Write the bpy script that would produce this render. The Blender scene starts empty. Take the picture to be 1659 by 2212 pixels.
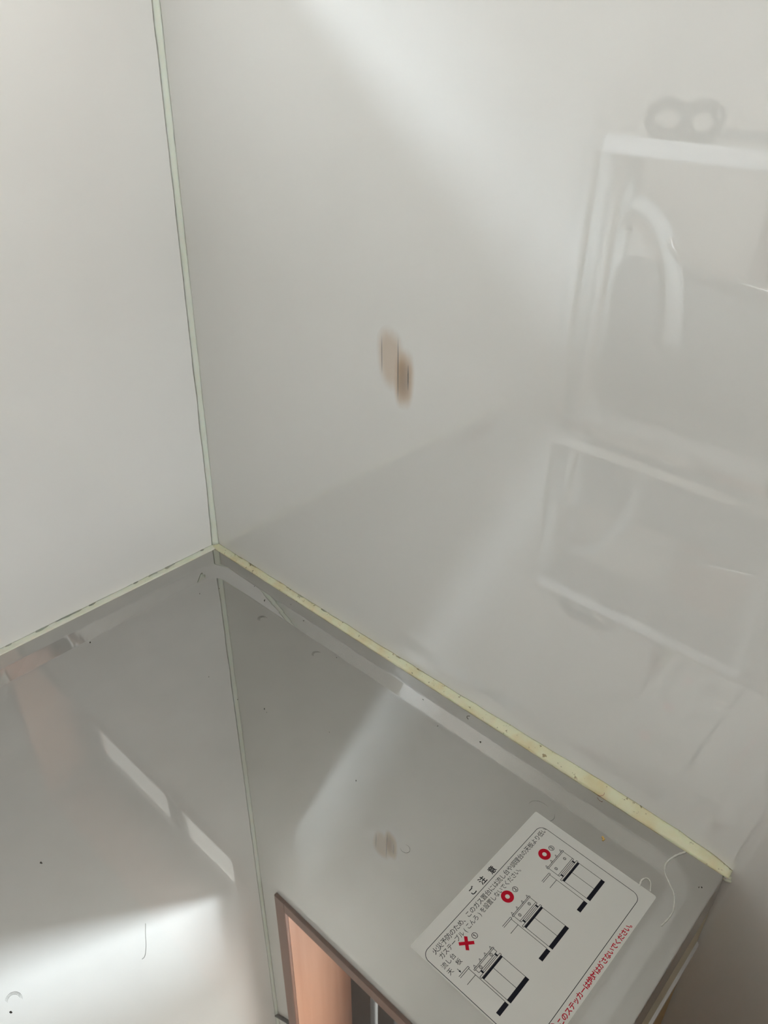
import bpy, bmesh, math, random
from mathutils import Vector, Matrix, noise
random.seed(4)
C = bpy.context.scene.collection
H0 = 0.65                      # height of the steel top above the floor
def P(x, y, z): return Vector((x*.001, y*.001, z*.001 + H0))   # millimetres measured from the steel's back-left corner

# ------------------------------------------------------------------ camera
cd = bpy.data.cameras.new('camera'); cam = bpy.data.objects.new('camera', cd); C.objects.link(cam)
right = Vector((0.73553, 0.67719, 0.02032)); down = Vector((0.36738, -0.37347, -0.85179)); fwd = Vector((-0.56924, 0.63398, -0.52348))
m = Matrix((right, -down, -fwd)).transposed().to_4x4(); m.translation = P(647.0, -429.8, 517.4)
cam.matrix_world = m
cd.sensor_fit = 'HORIZONTAL'; cd.sensor_width = 36; cd.lens = 36*1703.8/1659; cd.clip_start = .01
bpy.context.scene.camera = cam

# ------------------------------------------------------------------ daylight
wd = bpy.data.worlds.new('sky'); bpy.context.scene.world = wd; wd.use_nodes = True
bg = wd.node_tree.nodes['Background']; bg.inputs[1].default_value = 17
_t = wd.node_tree.nodes.new('ShaderNodeTexCoord'); _s = wd.node_tree.nodes.new('ShaderNodeSeparateXYZ'); _r = wd.node_tree.nodes.new('ShaderNodeValToRGB')
wd.node_tree.links.new(_t.outputs['Generated'], _s.inputs[0]); wd.node_tree.links.new(_s.outputs[2], _r.inputs[0]); wd.node_tree.links.new(_r.outputs[0], bg.inputs[0])
_r.color_ramp.elements[0].position = 0.0; _r.color_ramp.elements[0].color = (.60, .60, .58, 1)      # pale paved ground
_r.color_ramp.elements[1].position = 0.06; _r.color_ramp.elements[1].color = (.92, .95, .98, 1)      # hazy sky
sd = bpy.data.lights.new('hazy_sun', 'SUN'); sun = bpy.data.objects.new('hazy_sun', sd); C.objects.link(sun)
sd.energy = 17; sd.angle = math.radians(13); sd.color = (.80, .90, 1)
sun.rotation_euler = Vector((-.8, -1, -.76)).to_track_quat('-Z', 'Y').to_euler()
sun.location = (1, 1, 3)
# window openings as sky portals (they only guide the sampling of the sky seen through the panes)
for nm, c_, sz, rot in (('sky_portal', P(508, 200, 960), (.92, .63), (math.radians(-90), 0, 0)), ('sky_portal', P(2425, -260, 515), (.74, .49), (0, math.radians(90), 0))):
    pd = bpy.data.lights.new(nm, 'AREA'); pd.shape = 'RECTANGLE'; pd.size, pd.size_y = sz; pd.cycles.is_portal = True
    po = bpy.data.objects.new(nm, pd); C.objects.link(po); po.location = c_; po.rotation_euler = rot
bpy.context.scene.cycles.sample_clamp_indirect = 3
vs = bpy.context.scene.view_settings
vs.view_transform = 'Standard'; vs.look = 'None'; vs.gamma = 1; vs.exposure = 0.52; vs.use_curve_mapping = False

# ------------------------------------------------------------------ materials
def mat(name, col, rough=.5, metal=0, spec=.5, **kw):
    m = bpy.data.materials.new(name); m.use_nodes = True
    b = m.node_tree.nodes['Principled BSDF']
    b.inputs['Base Color'].default_value = (*col, 1); b.inputs['Roughness'].default_value = rough
    b.inputs['Metallic'].default_value = metal; b.inputs['Specular IOR Level'].default_value = spec
    for k, v in kw.items(): b.inputs[k.replace('_', ' ')].default_value = v
    return m
def N(m, t, **kw):
    n = m.node_tree.nodes.new(t)
    for k, v in kw.items(): setattr(n, k, v)
    return n
def L(m, a, b): m.node_tree.links.new(a, b)
def geo_noise(m, scale, detail=3, stretch=None):
    g = N(m, 'ShaderNodeNewGeometry'); src = g.outputs['Position']
    if stretch:
        mp = N(m, 'ShaderNodeMapping'); mp.inputs['Scale'].default_value = stretch; L(m, src, mp.inputs[0]); src = mp.outputs[0]
    n = N(m, 'ShaderNodeTexNoise'); n.inputs['Scale'].default_value = scale; n.inputs['Detail'].default_value = detail
    L(m, src, n.inputs['Vector']); return n
def ramp(m, fac, stops):
    r = N(m, 'ShaderNodeValToRGB'); e = r.color_ramp.elements
    while len(e) < len(stops): e.new(.5)
    for q, (p, c) in zip(e, stops): q.position = p; q.color = (*c, 1)
    L(m, fac, r.inputs[0]); return r
def bump(m, height, dist, strength=1):
    b = N(m, 'ShaderNodeBump'); b.inputs['Distance'].default_value = dist; b.inputs['Strength'].default_value = strength
    L(m, height, b.inputs['Height']); L(m, b.outputs[0], m.node_tree.nodes['Principled BSDF'].inputs['Normal']); return b
BC = lambda m: m.node_tree.nodes['Principled BSDF'].inputs['Base Color']

def panel_mat():
    m = mat('glossy_wall_panel', (.80, .785, .735), .008, IOR=2.2)
    n = geo_noise(m, 9, 2)
    r = ramp(m, n.outputs[0], [(.3, (.905, .892, .852)), (.7, (.92, .907, .868))]); L(m, r.outputs[0], BC(m))
    n2 = geo_noise(m, 70, 1); bump(m, n2.outputs[0], .0001, .01)
    return m
M_panel = panel_mat()
M_panel_left = panel_mat(); M_panel_left.node_tree.nodes['Principled BSDF'].inputs['IOR'].default_value = 1.6
M_plaster = mat('wallpaper', (.84, .82, .78), .7)
n = geo_noise(M_plaster, 260, 3); bump(M_plaster, n.outputs[0], .0006, .4)
M_ceil = mat('ceiling_white', (.75, .74, .70), .8)
n = geo_noise(M_ceil, 150, 3); bump(M_ceil, n.outputs[0], .0006, .4)

def steel_mat():
    m = mat('polished_stainless', (.50, .492, .475), .012, 1)
    nt = m.node_tree; b = nt.nodes['Principled BSDF']; out = nt.nodes['Material Output']
    n = geo_noise(m, 30, 4); r = ramp(m, n.outputs[0], [(.3, (.49, .482, .465)), (.7, (.51, .502, .485))]); L(m, r.outputs[0], BC(m))
    n2 = geo_noise(m, 14, 2); bump(m, n2.outputs[0], .0002, .025)
    b2 = N(m, 'ShaderNodeBsdfPrincipled'); b2.inputs['Base Color'].default_value = (.50, .49, .47, 1); b2.inputs['Metallic'].default_value = 1; b2.inputs['Roughness'].default_value = .38
    mx = N(m, 'ShaderNodeMixShader'); mx.inputs[0].default_value = .14
    L(m, b.outputs[0], mx.inputs[1]); L(m, b2.outputs[0], mx.inputs[2]); L(m, mx.outputs[0], out.inputs[0])
    return m
M_steel = steel_mat()

def caulk_mat(name, a, b, spots):
    m = mat(name, a, .45, **{'Subsurface Weight': .15, 'Subsurface Scale': .002})
    n = geo_noise(m, 45, 5); r = ramp(m, n.outputs[0], [(.32, b), (.55, a), (.8, a)])
    n2 = geo_noise(m, 260, 3); r2 = ramp(m, n2.outputs[0], [(.0, (0, 0, 0)), (spots, (0, 0, 0)), (spots+.06, (1, 1, 1))])
    mx = N(m, 'ShaderNodeMix', data_type='RGBA'); mx.inputs[6].default_value = (.42, .34, .18, 1)
    L(m, r2.outputs[0], mx.inputs[0]); L(m, r.outputs[0], mx.inputs[7]); L(m, mx.outputs[2], BC(m))
    n3 = geo_noise(m, 180, 4); bump(m, n3.outputs[0], .0012, .5)
    return m
M_caulk = caulk_mat('yellowed_sealant', (.90, .86, .62), (.84, .72, .44), .30)
M_caulk2 = caulk_mat('pale_sealant', (.98, .965, .82), (.95, .93, .74), .08)
M_caulk3 = caulk_mat('corner_sealant', (.98, .965, .83), (.96, .94, .78), .03)

def wood_mat(name, c1, c2, rough=.35, axis='z'):
    m = mat(name, c1, rough)
    n = geo_noise(m, 6, 5, (12, 12, .6) if axis == 'z' else (.6, 12, 12))
    r = ramp(m, n.outputs[0], [(.3, c1), (.7, c2)]); L(m, r.outputs[0], BC(m)); return m
M_reveal = wood_mat('orange_wood', (.58, .29, .18), (.69, .38, .25), .45)
M_casing = wood_mat('brown_casing', (.22, .11, .075), (.28, .145, .10), .5)
M_floor = wood_mat('floor_wood', (.24, .125, .06), (.34, .19, .10), .3, 'x')
M_black = mat('black_aluminium', (.008, .008, .008), .55, spec=.2)
M_eave = mat('added_eave_board', (.42, .42, .41), .6)
M_white = mat('white_paint', (.82, .82, .82), .3)
M_grey = mat('grey_plastic', (.16, .16, .155), .35)
M_blackp = mat('black_plastic', (.02, .02, .022), .25)
M_olive = mat('olive_enamel', (.25, .25, .12), .15)
M_hose = mat('grey_hose', (.45, .45, .43), .3)
M_chrome = mat('chrome', (.85, .85, .85), .06, 1)
M_side = mat('cream_side_board', (.62, .58, .42), .35)
M_ochre = mat('ochre_side_board', (.60, .43, .20), .4)
M_sheet = mat('label_sheet', (.66, .655, .615), .42)
M_ink = mat('black_ink', (.008, .008, .012), .6, spec=.15)
M_ink2 = mat('black_ink_line', (.008, .008, .014), .6, spec=.15)
M_red = mat('red_ink', (.46, .003, .02), .6, spec=.15)
M_dirt = mat('dirt', (.03, .022, .015), .8)
M_crumb = mat('crumb', (.65, .42, .12), .6)

def glass_mat():
    m = bpy.data.materials.new('figured_glass'); m.use_nodes = True; nt = m.node_tree
    for n_ in list(nt.nodes):
        if n_.type == 'BSDF_PRINCIPLED': nt.nodes.remove(n_)
    out = nt.nodes['Material Output']
    t = N(m, 'ShaderNodeBsdfTransparent'); t.inputs[0].default_value = (.94, .95, .955, 1)
    g = N(m, 'ShaderNodeBsdfGlossy'); g.inputs['Roughness'].default_value = .12
    tl = N(m, 'ShaderNodeBsdfTranslucent'); tl.inputs[0].default_value = (.9, .93, .93, 1)
    m1 = N(m, 'ShaderNodeMixShader'); m1.inputs[0].default_value = .08; L(m, t.outputs[0], m1.inputs[1]); L(m, g.outputs[0], m1.inputs[2])
    m2 = N(m, 'ShaderNodeMixShader'); m2.inputs[0].default_value = .05; L(m, m1.outputs[0], m2.inputs[1]); L(m, tl.outputs[0], m2.inputs[2])
    L(m, m2.outputs[0], out.inputs[0]); return m
M_glass = glass_mat()

def film_mat(name, col, rough, build):
    """thin residue lying on a surface: a mask decides where there is any of it"""
    m = mat(name, col, rough); nt = m.node_tree; b = nt.nodes['Principled BSDF']; out = nt.nodes['Material Output']
    t = N(m, 'ShaderNodeBsdfTransparent'); mx = N(m, 'ShaderNodeMixShader')
    L(m, t.outputs[0], mx.inputs[1]); L(m, b.outputs[0], mx.inputs[2]); L(m, mx.outputs[0], out.inputs[0])
    L(m, build(m), mx.inputs[0]); return m
M_gluefilm = None

# ------------------------------------------------------------------ mesh helpers
def obj(name, bm, m, parent=None, smooth=False, origin=None):
    me = bpy.data.meshes.new(name)
    if origin is not None: bmesh.ops.translate(bm, verts=bm.verts, vec=-origin)
    bmesh.ops.recalc_face_normals(bm, faces=bm.faces)
    bm.to_mesh(me); bm.free()
    for p in me.polygons: p.use_smooth = smooth
    me.materials.append(m)
    o = bpy.data.objects.new(name, me); C.objects.link(o)
    if origin is not None: o.location = origin
    if parent:
        o.parent = parent; o.matrix_parent_inverse = parent_world(parent).inverted()
    return o
def parent_world(o):
    w = o.matrix_basis
    return parent_world(o.parent) @ o.matrix_parent_inverse @ w if o.parent else w
def empty(name, loc):
    o = bpy.data.objects.new(name, None); C.objects.link(o); o.location = loc; o.empty_display_size = .05; return o
def tag(o, label=None, cat=None, group=None, kind=None):
    if label: o['label'] = label
    if cat: o['category'] = cat
    if group: o['group'] = group
    if kind: o['kind'] = kind
    return o
def box(bm, a, b, bev=0):
    a, b = P(*a), P(*b)
    vs_ = [bm.verts.new((x, y, z)) for x in (min(a.x, b.x), max(a.x, b.x)) for y in (min(a.y, b.y), max(a.y, b.y)) for z in (min(a.z, b.z), max(a.z, b.z))]
    fs = [bm.faces.new([vs_[i] for i in f]) for f in ((0, 1, 3, 2), (4, 6, 7, 5), (0, 4, 5, 1), (2, 3, 7, 6), (0, 2, 6, 4), (1, 5, 7, 3))]
    if bev:
        es = set(e for f in fs for e in f.edges)
        bmesh.ops.bevel(bm, geom=list(es), offset=bev*.001, segments=2, affect='EDGES')
def bx(name, a, b, m, parent=None, bev=0):
    bm = bmesh.new(); box(bm, a, b, bev); return obj(name, bm, m, parent)
def tube(bm, pts, r, n=8, cap=True):
    rings = []; pts = [Vector(p) for p in pts]
    rr = r if isinstance(r, (list, tuple)) else [r]*len(pts)
    for i, p in enumerate(pts):
        d = (pts[min(i+1, len(pts)-1)] - pts[max(i-1, 0)]).normalized()
        up = Vector((0, 0, 1)) if abs(d.z) < .95 else Vector((1, 0, 0))
        a = d.cross(up).normalized(); b = a.cross(d)
        rings.append([bm.verts.new(p + rr[i]*(math.cos(t)*a + math.sin(t)*b)) for t in [2*math.pi*k/n for k in range(n)]])
    for A, B in zip(rings, rings[1:]):
        for k in range(n): bm.faces.new((A[k], A[(k+1) % n], B[(k+1) % n], B[k]))
    if cap: bm.faces.new(rings[0][::-1]); bm.faces.new(rings[-1])
def spline(pts, k=8):
    out = []; q = [pts[0]] + list(pts) + [pts[-1]]
    for i in range(1, len(q)-2):
        for j in range(k):
            t = j/k; a, b, c, d = [Vector(v) for v in q[i-1:i+3]]
            out.append(.5*((2*b) + (c-a)*t + (2*a-5*b+4*c-d)*t*t + (3*b-3*c+d-a)*t**3))
    out.append(Vector(q[-2])); return out
FX, FY, FZ = .0028, .0078, -4.0
def fz(x, y): return FZ + FX*x + FY*y
def surf(x, y): return max(0, min(1, (-y-12.5)/14.5, (x-18)/17, (588-x)/14))*fz(x, y)
#          # the sunk field of the steel top drains slightly to the front

# ------------------------------------------------------------------ the setting
WX, WY = -7.0, 7.0            # faces of the left and the back wall
RX, FYR, TOP = 2300, -2600, 1750
win = dict(x0=51.5, x1=958, z0=646, z1=1270)
bm = bmesh.new()
for a, b in (((WX-150, WY, -650), (RX+150, WY+185, win['z0'])), ((WX-150, WY, win['z1']), (RX+150, WY+185, TOP)),
             ((WX-150, WY, win['z0']), (win['x0'], WY+185, win['z1'])), ((win['x1'], WY, win['z0']), (RX+150, WY+185, win['z1']))):
    box(bm, a, b)
wall_back = tag(obj('wall_back', bm, M_panel), 'glossy off-white kitchen panel wall right of the corner, with a brown scorch mark', kind='structure')
wall_left = tag(bx('wall_left', (WX-150, WY+185, -650), (WX, FYR-100, TOP), M_panel_left), 'glossy off-white kitchen panel wall left of the corner', kind='structure')
bm = bmesh.new(); RY0, RY1, RZ0, RZ1 = -20, -500, 150, 880
for a, b in (((RX, WY, -650), (RX+120, FYR, RZ0)), ((RX, WY, RZ1), (RX+120, FYR, TOP)), ((RX, WY, RZ0), (RX+120, RY0, RZ1)), ((RX, RY1, RZ0), (RX+120, FYR, RZ1))): box(bm, a, b)
wall_right = tag(obj('wall_right', bm, M_plaster), 'papered wall on the right side of the kitchen with an added opening for fill light', kind='structure')
tag(bx('added_eave', (-900, WY+186, 1300), (1900, WY+730, 1335), M_eave), 'roof overhang added outside above the kitchen window to cut off steep sky light', kind='structure')  # overhang added to keep steep sky light off the left wall
wall_front = tag(bx('wall_front', (WX, FYR, -650), (RX, FYR-120, TOP), M_plaster), 'papered wall behind the camera', kind='structure')
floor = tag(bx('floor', (WX-100, WY+150, -650), (RX+100, FYR-100, -700), M_floor), 'brown wooden kitchen floor', kind='structure')
for i in range(18):     # boards, butted with a fine joint
    x0 = i*130
    if x0+128 > RX: break
    bx('floor_board', (x0, WY-1, -650), (x0+128, FYR+1, -646), M_floor, floor, .8)
ceiling = tag(bx('ceiling', (WX-100, WY+150, TOP), (RX+100, FYR-100, TOP+60), M_ceil), 'white kitchen ceiling', kind='structure')

def window(name, label, x0, x1, z0, z1, yin, yout, s, stiles):
    e = tag(empty(name, P(x0, yin, z0)), label, kind='structure')
    c = 15.5
    # casing: four brown boards on the wall face, standing slightly proud
    k = 7.5
    for a, b in (((x0-c, yin+s*.5, z0-c), (x0+k, yin-s*6, z1+c)), ((x1-k, yin+s*.5, z0-c), (x1+c, yin-s*6, z1+c)),
                 ((x0+k, yin+s*.5, z0-c), (x1-k, yin-s*6, z0+k)), ((x0+k, yin+s*.5, z1-k), (x1-k, yin-s*6, z1+c))):
        bx('casing_board', a, b, M_casing, e, .8)
    for a, b, mm in (((x0, yin, z0), (x0+8, yout, z1), M_reveal), ((x1-8, yin, z0), (x1, yout, z1), M_reveal), ((x0+8, yin, z0), (x1-8, yout, z0+8), M_reveal), ((x0+8, yin, z1-8), (x1-8, yout, z1), M_casing)):
        bx('jamb_board', a, b, mm, e)
    sa = e
    bm = bmesh.new(); w = 78
    y0_, y1_ = yout-s*45, yout-s*22
    box(bm, (x0+8, y0_, z0+8), (x0+60, y1_, z1-8)); box(bm, (x1-60, y0_, z0+8), (x1-8, y1_, z1-8))
    box(bm, (x0+60, y0_, z0+8), (x1-60, y1_, z0+8+w)); box(bm, (x0+60, y0_, z1-8-w), (x1-60, y1_, z1-8))
    sash = obj('window_frame', bm, M_black, e)
    for a, b in stiles:
        bx('sash_stile', (a, yout-s*44, z0+8+w), (b, yout-s*24, z1-8-w), M_black, e, 1)
    xs = [x0+60] + [v for ab in stiles for v in ab] + [x1-60]
    for a, b in zip(xs[::2], xs[1::2]):
        bx('glass_pane', (a, yout-s*34, z0+8+w), (b, yout-s*31, z1-8-w), M_glass, e)
    return e
window('window_1', 'kitchen window with brown casing, orange wood jambs and black frame, mirrored in the steel', win['x0'], win['x1'], win['z0'], win['z1'], WY, WY+176, 1, [(129, 171), (505, 545)])

e = tag(empty('fill_window', P(RX, RY0, RZ0)), 'unseen window added in the right wall to brighten the left wall', kind='structure')  # added light source: lets daylight in sideways onto the left wall
for a, b in (((RX-6, RY0+22, RZ0-22), (RX-.5, RY0-2, RZ1+22)), ((RX-6, RY1+2, RZ0-22), (RX-.5, RY1-22, RZ1+22)), ((RX-6, RY0-2, RZ0-22), (RX-.5, RY1+2, RZ0+2)), ((RX-6, RY0-2, RZ1-2), (RX-.5, RY1+2, RZ1+22))): bx('casing_board', a, b, M_casing, e, .8)
bm = bmesh.new()
for a, b in (((RX+60, RY0, RZ0), (RX+90, RY0-40, RZ1)), ((RX+60, RY1, RZ0), (RX+90, RY1+40, RZ1)), ((RX+60, RY0-40, RZ0), (RX+90, RY1+40, RZ0+40)), ((RX+60, RY0-40, RZ1-40), (RX+90, RY1+40, RZ1)), ((RX+60, -245, RZ0+40), (RX+90, -275, RZ1-40))): box(bm, a, b)
obj('window_frame', bm, M_black, e)
for a, b in ((RY0-40, -245), (-275, RY1+40)): bx('glass_pane', (RX+72, a, RZ0+40), (RX+76, b, RZ1-40), M_glass, e)

# thin grey bead round the window casing and a black cable clipped between corner and casing
bm = bmesh.new(); tube(bm, [P(WX, WY-2, 1066), P(12, WY-2, 1052), P(35, WY-2, 1036)], .004, 8)
tag(obj('cable', bm, M_blackp, None, True), 'short black cable on the back wall between corner and window casing', 'cable')

# ------------------------------------------------------------------ sealant
def bead(name, along, lo, hi, prof, m, n=260, amp=.35):
    """prof(u) -> list of cross-section points (mm) from the steel edge up to the wall; u in mm along the joint"""
    bm = bmesh.new(); rows = []
    for i in range(n+1):
        u = lo + (hi-lo)*i/n; row = []
        for k, q in enumerate(prof(u)):
            jit = noise.noise(Vector((u*.12, k*.7, lo)))*amp
            row.append(bm.verts.new(P(*(along(u, q[0]+jit*.5*(k not in (0,)), q[1]+jit*(k > 0))))))
        rows.append(row)
    for A, B in zip(rows, rows[1:]):
        for k in range(len(A)-1): bm.faces.new((A[k], B[k], B[k+1], A[k+1]))
    bm.faces.new(rows[0]); bm.faces.new(rows[-1][::-1])
    for A, B in zip(rows, rows[1:]): bm.faces.new((A[0], A[-1], B[-1], B[0]))
    return obj(name, bm, m, None, True)
def interp(u, pts):
    for (a, va), (b, vb) in zip(pts, pts[1:]):
        if u <= b: return va + (vb-va)*(u-a)/(b-a)
    return pts[-1][1]
hts = [(-8, 3), (60, 3.2), (170, 3.0), (300, 4.2), (400, 6.0), (500, 8.5), (560, 7.5), (585, 5), (603, 1.5)]
def prof_back(u):
    h = interp(u, hts) + noise.noise(Vector((u*.05, 3, 1)))*.9
    return [(.3, -.8), (-.6, .25), (1.2, .5+h*.25), (3.8, h*.62), (6.2, h*.95), (7.0, h+.3)]
o = bead('sealant_bead', lambda u, a, z: (u, a, z), -6.8, 603, prof_back, M_caulk)
tag(o, 'yellowed sealant bead between the steel top and the scorched back wall', 'sealant')
def prof_left(u):
    h = 1.6 + noise.noise(Vector((u*.04, 9, 1)))*.4
    return [(.3, -.8), (.5, .25), (-1.2, .5+h*.2), (-3.8, h*.6), (-6.0, h*.95), (-7.0, h+.2)]
o = bead('sealant_bead', lambda u, a, z: (a, u, z), -562, 6.8, prof_left, M_caulk2)
tag(o, 'pale sealant bead between the steel top and the left wall', 'sealant')
def prof_vert(u):
    w = 4.4 + noise.noise(Vector((u*.03, 5, 1)))*.6 + (1.4 if u < 60 else 0)*(1-u/60)
    return [(-7, 7-w*1.1), (-7+w*.28, 7-w*.85), (-7+w*.62, 7-w*.62), (-7+w*.85, 7-w*.28), (-7+w*1.1, 7)]
o = bead('sealant_bead', lambda u, a, b: (a, b, u), 1, 1745, prof_vert, M_caulk3, 300, .3)
tag(o, 'pale yellow sealant bead running up the corner where both walls meet', 'sealant')

# frayed sealant tail past the right end of the steel
bm = bmesh.new()
for i in range(5):
    x = 599.5 + random.uniform(0, 2.5); z = -1.5 - i*2.0 + random.uniform(-1, 1)
    tube(bm, [P(x-3, 6.0, z+.5), P(x, 5.6, z), P(x+1.5+random.uniform(0, 2), 6.7, z+random.uniform(-1, 1))], [.0018, .0022, .0012], 6)
o = obj('sealant_shreds', bm, M_caulk2, None, True); tag(o, 'torn sealant shreds on the wall below the steel\'s right end', 'sealant', kind='stuff')

# ------------------------------------------------------------------ the stove stand
stand = tag(empty('stove_stand', P(300, -280, -650)), 'low stove stand with polished stainless steel top, pushed into the wall corner', 'stove stand')
W_, D_ = 600, 560
def ring(l, r, b, f, rad, z, n=14):
    pts = []
    for cx, cy, a0 in ((r-rad, -b-rad, 0), (l+rad, -b-rad, 90), (l+rad, -f+rad, 180), (r-rad, -f+rad, 270)):
        for k in range(n+1):
            a = math.radians(a0 + 90*k/n); pts.append((cx+rad*math.cos(a), cy+rad*math.sin(a)))
    fine = []
    for i, p in enumerate(pts):
        q = pts[(i+1) % len(pts)]; fine.append(p)
        if i % (n+1) == n:
            for j in range(1, 24): fine.append((p[0]+(q[0]-p[0])*j/24, p[1]+(q[1]-p[1])*j/24))
    pts = fine
    return [(x, y, z(x, y)) for x, y in pts]
bm = bmesh.new()
zb = lambda t: (lambda x, y: t*fz(x, y))
def bev(t, zt): # t: 0 = outer lip of the bevel, 1 = inner
    return ring(18+17*t, W_-(12+14*t), 12.5+14.5*t, D_-(25+14*t), 24-9*t, zb(zt))
specs = [(ring(-2, W_+0, -4.5, D_, 1.5, lambda x, y: -38), 0), (ring(-2, W_, -4.5, D_, 1.5, lambda x, y: -1.5), 0), (ring(-1, W_-.45, -4, D_-.45, 1.6, lambda x, y: -.45), 1), (ring(0, W_-1.5, -3.5, D_-1.5, 2, lambda x, y: 0.0), 1),
         (bev(-.06, 0), 0), (bev(.06, .05), 1), (bev(.94, .955), 0), (bev(1.08, 1.0), 1)]
rings = []; sm = []
for pts, s in specs: rings.append([bm.verts.new(P(*q)) for q in pts]); sm.append(s)
n = len(rings[0]); smooth_faces = []
for i in range(1, len(rings)):
    for k in range(n):
        f = bm.faces.new((rings[i-1][k], rings[i-1][(k+1) % n], rings[i][(k+1) % n], rings[i][k]))
        if sm[i]: smooth_faces.append(f)
        f.smooth = bool(sm[i])
bm.faces.new(rings[-1])
me = bpy.data.meshes.new('steel_top'); bmesh.ops.recalc_face_normals(bm, faces=bm.faces); bm.to_mesh(me); bm.free()
me.materials.append(M_steel)
steel = bpy.data.objects.new('steel_top', me); C.objects.link(steel)
steel.parent = stand; steel.matrix_parent_inverse = stand.matrix_basis.inverted()
tag(steel, 'polished stainless steel top with a sunk field and pressed rim')
# carcass under the top
bx('side_panel', (597, 3, -89), (582, -545, -560), M_ochre, stand)
bx('side_panel', (2, 3, -44), (14, -545, -560), M_ochre, stand)
bx('top_rail', (599.2, 4, -38.5), (583, -548, -89), M_side, stand, .5)
bx('edge_strip', (601.2, 4, -89), (583, -550, -97), M_white, stand, 1)
bx('back_panel', (14, 3, -44), (582, -3, -560), M_side, stand)
bx('bottom_panel', (14, -3, -548), (582, -545, -560), M_side, stand)
bx('kick_board', (4, -500, -560), (592, -512, -648), M_blackp, stand)
for x0, x1, hx in ((3, 298, 270), (302, 597, 330)):
    d = bx('door', (x0, -545.5, -60), (x1, -560, -555), M_side, stand, 1.5)
    bm = bmesh.new(); tube(bm, [P(hx, -560, -100), P(hx, -585, -104), P(hx, -585, -216), P(hx, -560, -220)], .004, 8)
    obj('handle', bm, M_chrome, d, True)

# ------------------------------------------------------------------ the caution sticker
SX, SY = 466.6, -192.9
sticker = empty('caution_sticker', P(SX, SY, fz(SX, SY)+.15))
tag(sticker, 'white caution sticker with Japanese text and three stove diagrams on the steel top', 'sticker')
a_ = math.radians(89.05)
ex = Vector((math.cos(a_), math.sin(a_), 0)); ey = Vector((-math.sin(a_), math.cos(a_), 0))
ex = Vector((ex.x, ex.y, FX*ex.x+FY*ex.y)).normalized(); ey = Vector((ey.x, ey.y, FX*ey.x+FY*ey.y)).normalized(); ez = ex.cross(ey)
mw = Matrix((ex, ey, ez)).transposed().to_4x4(); mw.translation = sticker.location.copy(); sticker.matrix_basis = mw
def slab(bm, pts, z0, z1):
    lo = [bm.verts.new((x*.001, -y*.001, z0*.001)) for x, y in pts]; hi = [bm.verts.new((x*.001, -y*.001, z1*.001)) for x, y in pts]
    bm.faces.new(hi); bm.faces.new(lo[::-1])
    for i in range(len(pts)): j = (i+1) % len(pts); bm.faces.new((lo[i], lo[j], hi[j], hi[i]))
def rr(x0, y0, x1, y1, r, n=6):
    out = []
    for cx, cy, a0 in ((x1-r, y1-r, 0), (x0+r, y1-r, 90), (x0+r, y0+r, 180), (x1-r, y0+r, 270)):
        for k in range(n+1): a = math.radians(a0+90*k/n); out.append((cx+r*math.cos(a), cy+r*math.sin(a)))
    return out
def sobj(name, bm, m, parent=sticker):
    me = bpy.data.meshes.new(name); bmesh.ops.recalc_face_normals(bm, faces=bm.faces); bm.to_mesh(me); bm.free(); me.materials.append(m)
    o = bpy.data.objects.new(name, me); C.objects.link(o); o.parent = parent; return o
bm = bmesh.new(); slab(bm, rr(0, 0, 147.6, 102.3, 1.5), -.12, 0); sheet = sobj('sheet', bm, M_sheet)
IZ = (.005, .03)
def stroke(bm, a, b, w):
    a, b = Vector(a), Vector(b); d = (b-a).normalized(); q = Vector((-d.y, d.x))*w/2
    slab(bm, [a+q, b+q, b-q, a-q], *IZ)
def poly(bm, pts, w, closed=True):
    for i in range(len(pts) - (not closed)): stroke(bm, pts[i], pts[(i+1) % len(pts)], w)
def rect(bm, x0, y0, x1, y1, w): poly(bm, [(x0, y0), (x1, y0), (x1, y1), (x0, y1)], w)
def fill(bm, x0, y0, x1, y1): slab(bm, [(x0, y0), (x1, y0), (x1, y1), (x0, y1)], *IZ)
# rounded frame line
bm = bmesh.new(); o_, i_ = rr(1.0, 9.6, 139.8, 94.2, 6, 10), rr(1.4, 10.0, 139.4, 93.8, 5.6, 10)
for z in (IZ[1],):
    A = [bm.verts.new((x*.001, -y*.001, z*.001)) for x, y in o_]; B = [bm.verts.new((x*.001, -y*.001, z*.001)) for x, y in i_]
    for k in range(len(A)): bm.faces.new((A[k], A[(k+1) % len(A)], B[(k+1) % len(A)], B[k]))
sobj('frame_line', bm, M_ink2)
def text(name, s, x, y, size, m, pitch=None, bold=0.0, sx=1.0):
    """characters set one by one at a fixed pitch (mm), x = centre of the first, y = centre line"""
    verts = []; faces = []
    cache = {}
    for i, ch in enumerate(s):
        if ch in ' 　': continue
        cu = bpy.data.curves.new('t', 'FONT'); cu.body = ch; cu.size = 1; cu.align_x = 'CENTER'; cu.resolution_u = 3; cu.offset = bold
        to = bpy.data.objects.new('t', cu); C.objects.link(to); bpy.context.view_layer.update()
        me = to.to_mesh(); k = len(verts); px = x + i*pitch
        vs_ = [v.co.copy() for v in me.vertices]
        for v in vs_: verts.append(((px + v.x*size*sx)*.001, (-y + (v.y-.37)*size)*.001, IZ[1]*.001))
        faces += [[q+k for q in p.vertices] for p in me.polygons]
        to.to_mesh_clear(); bpy.data.objects.remove(to); bpy.data.curves.remove(cu)
    me = bpy.data.meshes.new(name); me.from_pydata(verts, [], faces); me.materials.append(m)
    o = bpy.data.objects.new(name, me); C.objects.link(o); o.parent = sticker; return o
text('heading_text', 'ご注意', 60.3, 5.7, 6.0, M_ink, 11.4, .018)
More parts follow.
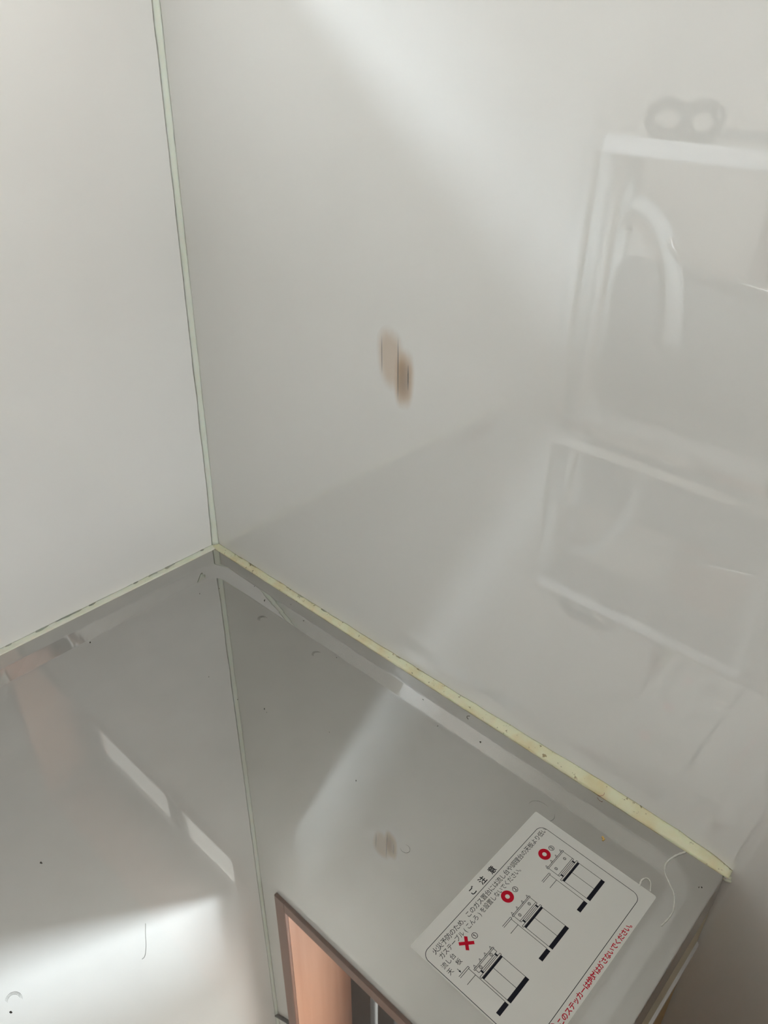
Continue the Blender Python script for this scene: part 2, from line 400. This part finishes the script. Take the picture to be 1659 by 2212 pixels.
text('caution_text', '火災予防のため、このガス置台には流し台や調理台の天板より低い', 9.6, 14.3, 4.7, M_ink, 4.40)
text('caution_text', 'ガステーブル(こんろ)を設置しないでください。', 10.2, 19.6, 4.5, M_ink, 4.0, 0, .93)
text('worktop_text', '流し台', 6.2, 24.9, 4.3, M_ink, 4.2)
text('worktop_text', '天板', 5.9, 30.0, 4.3, M_ink, 8.8)
text('number_text', '①', 35.8, 26.7, 5.0, M_ink, 1, .012); text('number_text', '②', 82.4, 26.7, 5.0, M_ink, 1, .012); text('number_text', '③', 128.4, 26.9, 5.0, M_ink, 1, .012)
text('warning_text', 'このステッカーは絶対はがさないでください。', 29.8, 98.6, 4.6, M_red, 4.34, .022)
bm = bmesh.new()
def annulus(bm, cx, cy, r0, r1, n=40):
    A = [bm.verts.new(((cx+r0*math.cos(t))*.001, -(cy+r0*math.sin(t))*.001, IZ[1]*.001)) for t in [2*math.pi*k/n for k in range(n)]]
    B = [bm.verts.new(((cx+r1*math.cos(t))*.001, -(cy+r1*math.sin(t))*.001, IZ[1]*.001)) for t in [2*math.pi*k/n for k in range(n)]]
    for k in range(n): bm.faces.new((A[k], A[(k+1) % n], B[(k+1) % n], B[k]))
annulus(bm, 23.1, 97.6, 2.9, 3.25); stroke(bm, (21.4, 97.6), (24.8, 97.6), .5); sobj('small_red_mark', bm, M_red)
for cx in (74.1, 120.5):
    bm = bmesh.new(); annulus(bm, cx, 26.1, 1.65, 4.6); sobj('red_circle', bm, M_red)
bm = bmesh.new()
c_, q_ = 27.9, 26.1
stroke(bm, (c_-4, q_-3.4), (c_+4, q_+3.4), 2.3); slab(bm, [(c_-4+.75-.75, q_+3.4-.9), (c_-4+1.5, q_+3.4+.9), (c_+4, q_-3.4+.9), (c_+4-1.5, q_-3.4-.9)], .005, .036)
sobj('red_cross', bm, M_red)
# arrow
bm = bmesh.new(); stroke(bm, (10.4, 32.2), (10.4, 34.6), .35); slab(bm, [(9.7, 34.0), (11.1, 34.0), (10.4, 35.7)], *IZ); sobj('arrow', bm, M_ink2)
# the three diagrams: stand, stove and sink edge
def diagram(x0, top, trivet, sink_end, sink_top, body_h):
    """x0 = left of the stand counter; top = t of the stove's top plate; sink_top = t of the sink's top"""
    bm = bmesh.new(); w = .32; x1 = x0+21.7
    # stand counter, black strip, carcass, door split, kick
    rect(bm, x0, 46.1, x1, 47.3, w); fill(bm, x0+.7, 47.5, x1-.6, 49.0)
    stroke(bm, (x0+.9, 49), (x0+.9, 67.2), w); stroke(bm, (x1-.8, 49), (x1-.8, 67.2), w); stroke(bm, (x0+10.9, 49), (x0+10.9, 67.2), w)
    fill(bm, x0+.7, 67.0, x1-.6, 70.0)
    # stove
    rect(bm, x0+1.1, top, x1, top+.9, w)
    sx0, sx1 = x0+1.9, x1-.6
    stroke(bm, (sx0, top+.9), (sx0, 44.0), w); stroke(bm, (sx1, top+.9), (sx1, 44.0), w); stroke(bm, (sx0, 44.0), (sx1, 44.0), w)
    if body_h > 4: stroke(bm, (sx0, 42.9), (sx1, 42.9), w)
    stroke(bm, (sx0+2.5, 45.1), (sx1-2.5, 45.1), w)
    fill(bm, sx0+1.4, 44.1, sx0+2.6, 46.0); fill(bm, sx1-2.6, 44.1, sx1-1.4, 46.0)
    for kx in (x0+5.5, x0+16.8):
        ky = (top+.9+min(44.0, 42.9 if body_h > 4 else 44.0))/2 + .0
        annulus(bm, kx, ky, .85, 1.15, 20); stroke(bm, (kx-.35, ky-.9), (kx-.35, ky+.9), .22); stroke(bm, (kx+.35, ky-.9), (kx+.35, ky+.9), .22)
    for tx in trivet:
        poly(bm, [(x0+tx-.8, top-.1), (x0+tx+.9, top-.1), (x0+tx+.5, top-1.9)], .28)
    # sink unit at the left: top slab, side line, foot
    e = sink_end
    stroke(bm, (e-9.3, sink_top), (e, sink_top), w); stroke(bm, (e, sink_top), (e, sink_top+1.2), w); stroke(bm, (e-9.3, sink_top+1.2), (e, sink_top+1.2), w)
    stroke(bm, (e-.9, sink_top+1.2), (e-.9, 66.6), w); stroke(bm, (e-.9, sink_top+7), (e-9.5, sink_top+7), w)
    fill(bm, e-10.3, 66.6, e-.9, 69.6)
    return sobj('stove_diagram', bm, M_ink2)
diagram(16.4, 40.3, (2.9, 8.7, 14.1, 20.0), 16.6, 36.2, 3)
diagram(63.5, 36.8, (2.5, 8.2, 14.4, 20.2), 63.3, 36.5, 6)
diagram(111.0, 33.9, (1.8, 8.0, 14.0, 20.0), 110.0, 37.0, 9)

# ------------------------------------------------------------------ the scorch mark on the back wall (flat, burnt into the panel)
def scorch_alpha(m):
    tc = N(m, 'ShaderNodeTexCoord'); sp = N(m, 'ShaderNodeSeparateXYZ'); L(m, tc.outputs['Object'], sp.inputs[0])   # metres from the mark's centre
    nz = N(m, 'ShaderNodeTexNoise'); nz.inputs['Scale'].default_value = 90; nz.inputs['Detail'].default_value = 3
    mp = N(m, 'ShaderNodeMapping'); mp.inputs['Scale'].default_value = (1, 1, .35); L(m, tc.outputs['Object'], mp.inputs[0]); L(m, mp.outputs[0], nz.inputs['Vector'])
    def math_(op, a, b=None, c=None):
        n = N(m, 'ShaderNodeMath', operation=op)
        for i, v in enumerate((a, b, c)):
            if v is None: continue
            if isinstance(v, (int, float)): n.inputs[i].default_value = v
            else: L(m, v, n.inputs[i])
        return n.outputs[0]
    X, Z = sp.outputs[0], sp.outputs[2]
    def blob(cx, cz, rx, rz, soft, shear=0.0):
        dx = math_('SUBTRACT', X, cx); dz = math_('SUBTRACT', Z, cz)
        dx = math_('ADD', dx, math_('MULTIPLY', dz, shear))
        d = math_('SQRT', math_('ADD', math_('POWER', math_('ABSOLUTE', math_('DIVIDE', dx, rx)), 2.6), math_('POWER', math_('ABSOLUTE', math_('DIVIDE', dz, rz)), 2.6)))
        d = math_('ADD', d, math_('MULTIPLY', math_('SUBTRACT', nz.outputs[0], .5), .5))
        mr = N(m, 'ShaderNodeMapRange', interpolation_type='SMOOTHSTEP'); mr.inputs[1].default_value = 1-soft; mr.inputs[2].default_value = 1+soft
        mr.inputs[3].default_value = 1; mr.inputs[4].default_value = 0; L(m, d, mr.inputs[0]); return mr.outputs[0]
    def crack(cx, cz, rz, wd, k):
        wob = math_('ADD', math_('MULTIPLY', math_('SUBTRACT', nz.outputs[0], .5), .0003), math_('MULTIPLY', Z, .035))
        dx = math_('ABSOLUTE', math_('ADD', math_('SUBTRACT', X, cx), wob)); dz = math_('ABSOLUTE', math_('DIVIDE', math_('SUBTRACT', Z, cz), rz))
        taper = math_('MAXIMUM', math_('SUBTRACT', 1.0, math_('POWER', dz, 3)), 0.0)
        mr = N(m, 'ShaderNodeMapRange', interpolation_type='SMOOTHSTEP'); mr.inputs[1].default_value = wd*.15; mr.inputs[2].default_value = wd; mr.inputs[3].default_value = k; mr.inputs[4].default_value = 0
        L(m, dx, mr.inputs[0]); return math_('MULTIPLY', mr.outputs[0], taper)
    a = math_('MULTIPLY', blob(-.0062, .0040, .0128, .0215, .50, .16), .60)      # pale tan body
    b = math_('MULTIPLY', blob(.0070, -.0080, .0088, .0200, .50, -.04), .80)     # right lobe
    c = math_('MULTIPLY', blob(.0068, -.0075, .0055, .0120, .9), .6)            # darkest brown core
    cr = math_('MAXIMUM', math_('MAXIMUM', crack(-.0167, .0060, .0165, .0007, .85), crack(.0003, -.0010, .0275, .0008, .95)), crack(.0108, -.0050, .0110, .0009, 1.0))
    body = math_('SUBTRACT', math_('ADD', a, b), math_('MULTIPLY', a, b)); core = math_('MAXIMUM', c, cr)
    mx = N(m, 'ShaderNodeMix', data_type='RGBA'); mx.inputs[6].default_value = (.56, .38, .22, 1); mx.inputs[7].default_value = (.20, .10, .04, 1); L(m, core, mx.inputs[0])
    mx2 = N(m, 'ShaderNodeMix', data_type='RGBA'); mx2.inputs[7].default_value = (.05, .028, .016, 1); L(m, cr, mx2.inputs[0]); L(m, mx.outputs[2], mx2.inputs[6]); L(m, mx2.outputs[2], BC(m))
    return math_('MAXIMUM', body, core)
M_scorch = panel_mat(); M_scorch.name = 'scorched_panel'
_old = BC(M_scorch).links[0].from_socket
_al = scorch_alpha(M_scorch); _new = BC(M_scorch).links[0].from_socket
_mx = N(M_scorch, 'ShaderNodeMix', data_type='RGBA'); L(M_scorch, _al, _mx.inputs[0]); L(M_scorch, _old, _mx.inputs[6]); L(M_scorch, _new, _mx.inputs[7]); L(M_scorch, _mx.outputs[2], BC(M_scorch))
bm = bmesh.new(); vv = []
for k in range(40):
    a = 2*math.pi*k/40; vv.append(bm.verts.new((.0250*math.copysign(abs(math.cos(a))**.7, math.cos(a)), 0, .0335*math.copysign(abs(math.sin(a))**.7, math.sin(a)))))
bm.faces.new(vv)
so = obj('scorch_mark', bm, M_scorch); so.location = P(265.5, WY-.04, 292.5)
so.parent = wall_back; so['label'] = 'brown scorch mark with three dark vertical cracks'

# ------------------------------------------------------------------ marks and crumbs on the steel
M_gluefilm = mat('dried_clear_sealant', (.86, .85, .79), .14, Alpha=.8)
n = geo_noise(M_gluefilm, 700, 3); bump(M_gluefilm, n.outputs[0], .0006, .6)
def smear(name, pts, r, label):
    q = spline([P(x, y, surf(x, y)+.25) for x, y in pts], 8)
    rr_ = [r*.001*(.35+.65*abs(noise.noise(Vector((i*.31, r, 0))))+.25)*(1 if i < len(q)*.35 else .6) for i in range(len(q))]
    bm = bmesh.new(); tube(bm, q, rr_, 8); o = obj(name, bm, M_gluefilm, None, True); tag(o, label, 'sealant'); return o
smear('sealant_smear', [(571, -1), (567, -9), (564.5, -18), (566.5, -25), (573, -31), (579, -37), (583, -45), (585, -54), (583.5, -66)], 1.0, 'thin wavy line of clear sealant on the steel right of the sticker')
smear('sealant_smear', [(558.5, -48), (557.5, -42.5), (559.5, -38.5), (563, -40), (566, -46.5)], .8, 'small clear sealant loop on the steel at the sticker\'s right corner')
def arcs(cx, cy, r, a0, a1, k, name='smudge'):
    bm = bmesh.new()
    for j in range(k):
        rj = r*(1-.13*j); pts = []
        for i in range(15):
            a = math.radians(a0+(a1-a0)*i/14 + 8*j); x, y = cx+rj*math.cos(a), cy+rj*.8*math.sin(a)
            pts.append(P(x, y, fz(x, y)+.02))
        tube(bm, pts, [.00018*math.sin(math.pi*(i+.6)/15.2)+.00003 for i in range(15)], 4)
    return obj(name, bm, M_smudge, steel)
def sm_a(m):
    n = geo_noise(m, 500, 3); r = ramp(m, n.outputs[0], [(.3, (.15, .15, .15)), (.7, (.55, .55, .55))]); return r.outputs[0]
M_smudge = film_mat('grease_smudge', (.16, .15, .13), .5, sm_a)
arcs(134, -41, 6, 70, 250, 4); arcs(214, -39.5, 6, 90, 240, 3); arcs(470, -42, 9, 60, 190, 1); arcs(474, -42, 9, -40, 40, 1); arcs(416, -140, 4, -150, 120, 1); arcs(308, -388, 6, 60, 230, 3)
# dirt specks and crumbs
bm = bmesh.new()
specks = [(112.3, -20.7, 1.5), (27.7, -28.4, 1.0), (37.7, -181, 1.4), (162, -130, .6), (205, -130, .5), (231, -120.5, .9), (236, -122, .4), (168.7, -16, .8), (346, -120.6, .8), (293, -100, .5), (396.2, -20.6, 1.7),
          (357, -29.6, .5), (328.6, -16, .8), (230, -330, 1.3), (313.4, -391.9, 1.2), (592, -20, .7), (590.5, -21.5, .6), (230, -29, .6), (60, -40, .5), (52, -60, .6), (470, -150+192, .01), (88, -14, .5), (140, -8, .4)]
for x, y, r in specks:
    if r < .1: continue
    z = surf(x, y)
    for j in range(2):
        a = random.uniform(0, 6.3); c = P(x+random.uniform(-.5, .5)*r, y+random.uniform(-.5, .5)*r, z+.25)
        mt = Matrix.Translation(c) @ Matrix.Rotation(a, 4, 'Z') @ Matrix.Diagonal((r*.00065, r*.00032, .0003, 1))
        bmesh.ops.create_icosphere(bm, subdivisions=1, radius=1, matrix=mt)
tag(obj('dirt_specks', bm, M_dirt, steel), 'tiny black dirt specks scattered over the steel', kind='stuff')
bm = bmesh.new()
for j in range(5):
    c = P(520+random.uniform(-1.2, 1.2), -31.2+random.uniform(-1, 1), fz(520, -31)+.4)
    bmesh.ops.create_icosphere(bm, subdivisions=1, radius=random.uniform(.0004, .0008), matrix=Matrix.Translation(c))
tag(obj('crumb', bm, M_crumb), 'tiny yellow crumb on the steel beside the dark rim reflection, above the sticker', 'crumb')
M_hair = mat('hair', (.05, .04, .03), .4)
bm = bmesh.new(); tube(bm, spline([P(x, y, fz(x, y)+.3) for x, y in ((325, -304), (331, -308), (338, -312), (343.5, -316.5), (344, -319))], 5), .00009, 5)
tag(obj('hair', bm, M_hair), 'fine dark hair lying on the steel in the white reflection', 'hair')
bm = bmesh.new(); tube(bm, spline([P(498, -1.5, 1.5), P(500, -2, 2.5), P(502, -.5, 4.2), P(501.5, 1, 5)], 5), .00016, 5)
M_hair2 = mat('red_fibre', (.35, .08, .05), .5)
tag(obj('fibre', bm, M_hair2), 'short reddish fibre stuck on the yellowed back sealant', 'fibre')
bm = bmesh.new(); tube(bm, spline([P(372, -3.5, .2), P(370.5, -5, .3), P(371, -6.5, .3), P(373.5, -7.5, .3)], 5), .00014, 5)
tag(obj('fibre', bm, M_hair), 'short curled dark fibre on the steel rim under the back sealant', 'fibre')

# ------------------------------------------------------------------ the room behind the camera that the glossy walls mirror
rack = tag(empty('kitchen_rack', P(230, -755, -650)), 'white metal kitchen rack standing behind the camera, mirrored in the back wall', 'rack')
bx('shelf_board', (30, -700, 368), (430, -810, 392), M_white, rack, 2)
bx('shelf_board', (42, -705, -60), (418, -808, -44), M_white, rack, 2)
for x, y in ((30, -700), (412, -700), (30, -790), (412, -790)):
    bx('leg', (x, y, -646), (x+18, y-18, 368), M_hose, rack, 1)
# black-handled scissors, olive pot, appliance with hose
t = tag(empty('scissors', P(140, -720, 392)), 'black-handled scissors leaning on the rack, mirrored in the back wall', 'scissors')
for cx, w in ((112, 27), (163, 24)):
    bm = bmesh.new(); pts = [P(cx+w*math.cos(a), -722, 417+20*math.sin(a)) for a in [2*math.pi*k/20 for k in range(21)]]
    tube(bm, pts, .0085, 8, False); obj('handle', bm, M_blackp, t, True)
bx('blade', (185, -718, 398), (290, -722, 412), M_grey, t, 1)
pot = empty('pot', P(330, -752, 392)); tag(pot, 'olive enamel pot on the rack, mirrored in the back wall', 'pot')
def lathe(bm, cx, cy, prof, n=32):
    rs = [[bm.verts.new(P(cx+r*math.cos(2*math.pi*k/n), cy+r*math.sin(2*math.pi*k/n), z)) for k in range(n)] for r, z in prof]
    for A, B in zip(rs, rs[1:]):
        for k in range(n): bm.faces.new((A[k], A[(k+1) % n], B[(k+1) % n], B[k]))
    bm.faces.new(rs[0][::-1]); bm.faces.new(rs[-1])
bm = bmesh.new(); lathe(bm, 330, -752, [(42, 393), (48, 398), (49, 440), (47, 442)]); obj('pot_body', bm, M_olive, pot, True)
bm = bmesh.new(); lathe(bm, 330, -752, [(48, 442), (43, 452), (25, 464), (8, 468), (8, 478), (4, 480)]); obj('lid', bm, M_olive, pot, True)
ap = empty('appliance', P(280, -768, -44)); tag(ap, 'grey kitchen appliance with a curved hose on the rack, mirrored in the back wall', 'appliance')
bx('body', (62, -752, -43), (405, -788, 215), M_grey, ap, 8)
bm = bmesh.new(); tube(bm, spline([P(80, -740, 300), P(115, -735, 285), P(150, -735, 240), P(170, -735, 180), P(178, -745, 100)], 6), .014, 10); obj('hose', bm, M_hose, ap, True)
bm = bmesh.new(); tube(bm, spline([P(150, -725, 262), P(165, -722, 245), P(220, -720, 228), P(320, -722, 214), P(405, -730, 200)], 6), .006, 10); obj('rail', bm, M_chrome, ap, True)

# unseen cabinet added to shade the gap; wooden door far along the left wall
M_oak = wood_mat('pinkish_brown_wood', (.40, .22, .15), (.50, .29, .20), .4)
sink = tag(empty('shade_cabinet', P(1240, -280, -650)), 'unseen brown cabinet with pale worktop, added across the gap to darken the wall right of the stove stand', 'cabinet')
bx('body', (880, 3, -550), (1600, -540, 110), M_oak, sink)
bx('worktop', (874, 5, 110), (1604, -562, 132), M_plaster, sink, 2)
bx('kick_board', (890, 0, -646), (1590, -500, -550), M_blackp, sink)
for i in range(3):
    d = bx('door', (882+i*240, -540.5, -545), (1118+i*240, -558, 104), M_oak, sink, 1.5)
    bm = bmesh.new(); tube(bm, [P(1000+i*240-40, -558, 70), P(1000+i*240-40, -578, 70), P(1000+i*240+40, -578, 70), P(1000+i*240+40, -558, 70)], .004, 8); obj('handle', bm, M_chrome, d, True)
door = tag(empty('door_1', P(WX, -2000, -650)), 'pinkish brown wooden door on the left wall behind the camera', kind='structure')
bx('door_leaf', (WX+2, -1660, -644), (WX+30, -2420, 1340), M_oak, door, 1)
for a, b in (((WX+.5, -1610, -646), (WX+40, -1655, 1390)), ((WX+.5, -2425, -646), (WX+40, -2470, 1390)), ((WX+.5, -1655, 1345), (WX+40, -2425, 1390))): bx('door_frame', a, b, M_casing, door, 1)

M_greyp = mat('grey_paint', (.42, .42, .40), .45)
tall = tag(empty('light_blocker', P(800, -900, -650)), 'tall grey doored block added behind the camera to shade the right of the back wall', 'light_blocker')  # added blocker in place of the photographer, shades the back wall's right half
bx('body', (540, -730, -640), (1150, -1150, 880), M_greyp, tall, 2)
for i in range(2): 
    d = bx('door', (542+i*304, -711, -600), (844+i*304, -729.5, 874), M_greyp, tall, 1.5)
    bx('handle', (812+i*52, -700, 200), (824+i*52, -711, 330), M_chrome, d, 1)

lamp = tag(empty('ceiling_light', P(1600, -2050, TOP)), 'square white ceiling light, on, over the far side of the kitchen', 'ceiling light')
M_lamp = mat('lamp_diffuser', (.9, .9, .9), .5); M_lamp.node_tree.nodes['Principled BSDF'].inputs['Emission Color'].default_value = (.90, .955, 1, 1)
M_lamp.node_tree.nodes['Principled BSDF'].inputs['Emission Strength'].default_value = 20
bx('frame', (1350, -1800, TOP-1), (1850, -2300, TOP-40), M_white, lamp, 4)
bx('diffuser', (1375, -1825, TOP-40.5), (1825, -2275, TOP-56), M_lamp, lamp, 4)
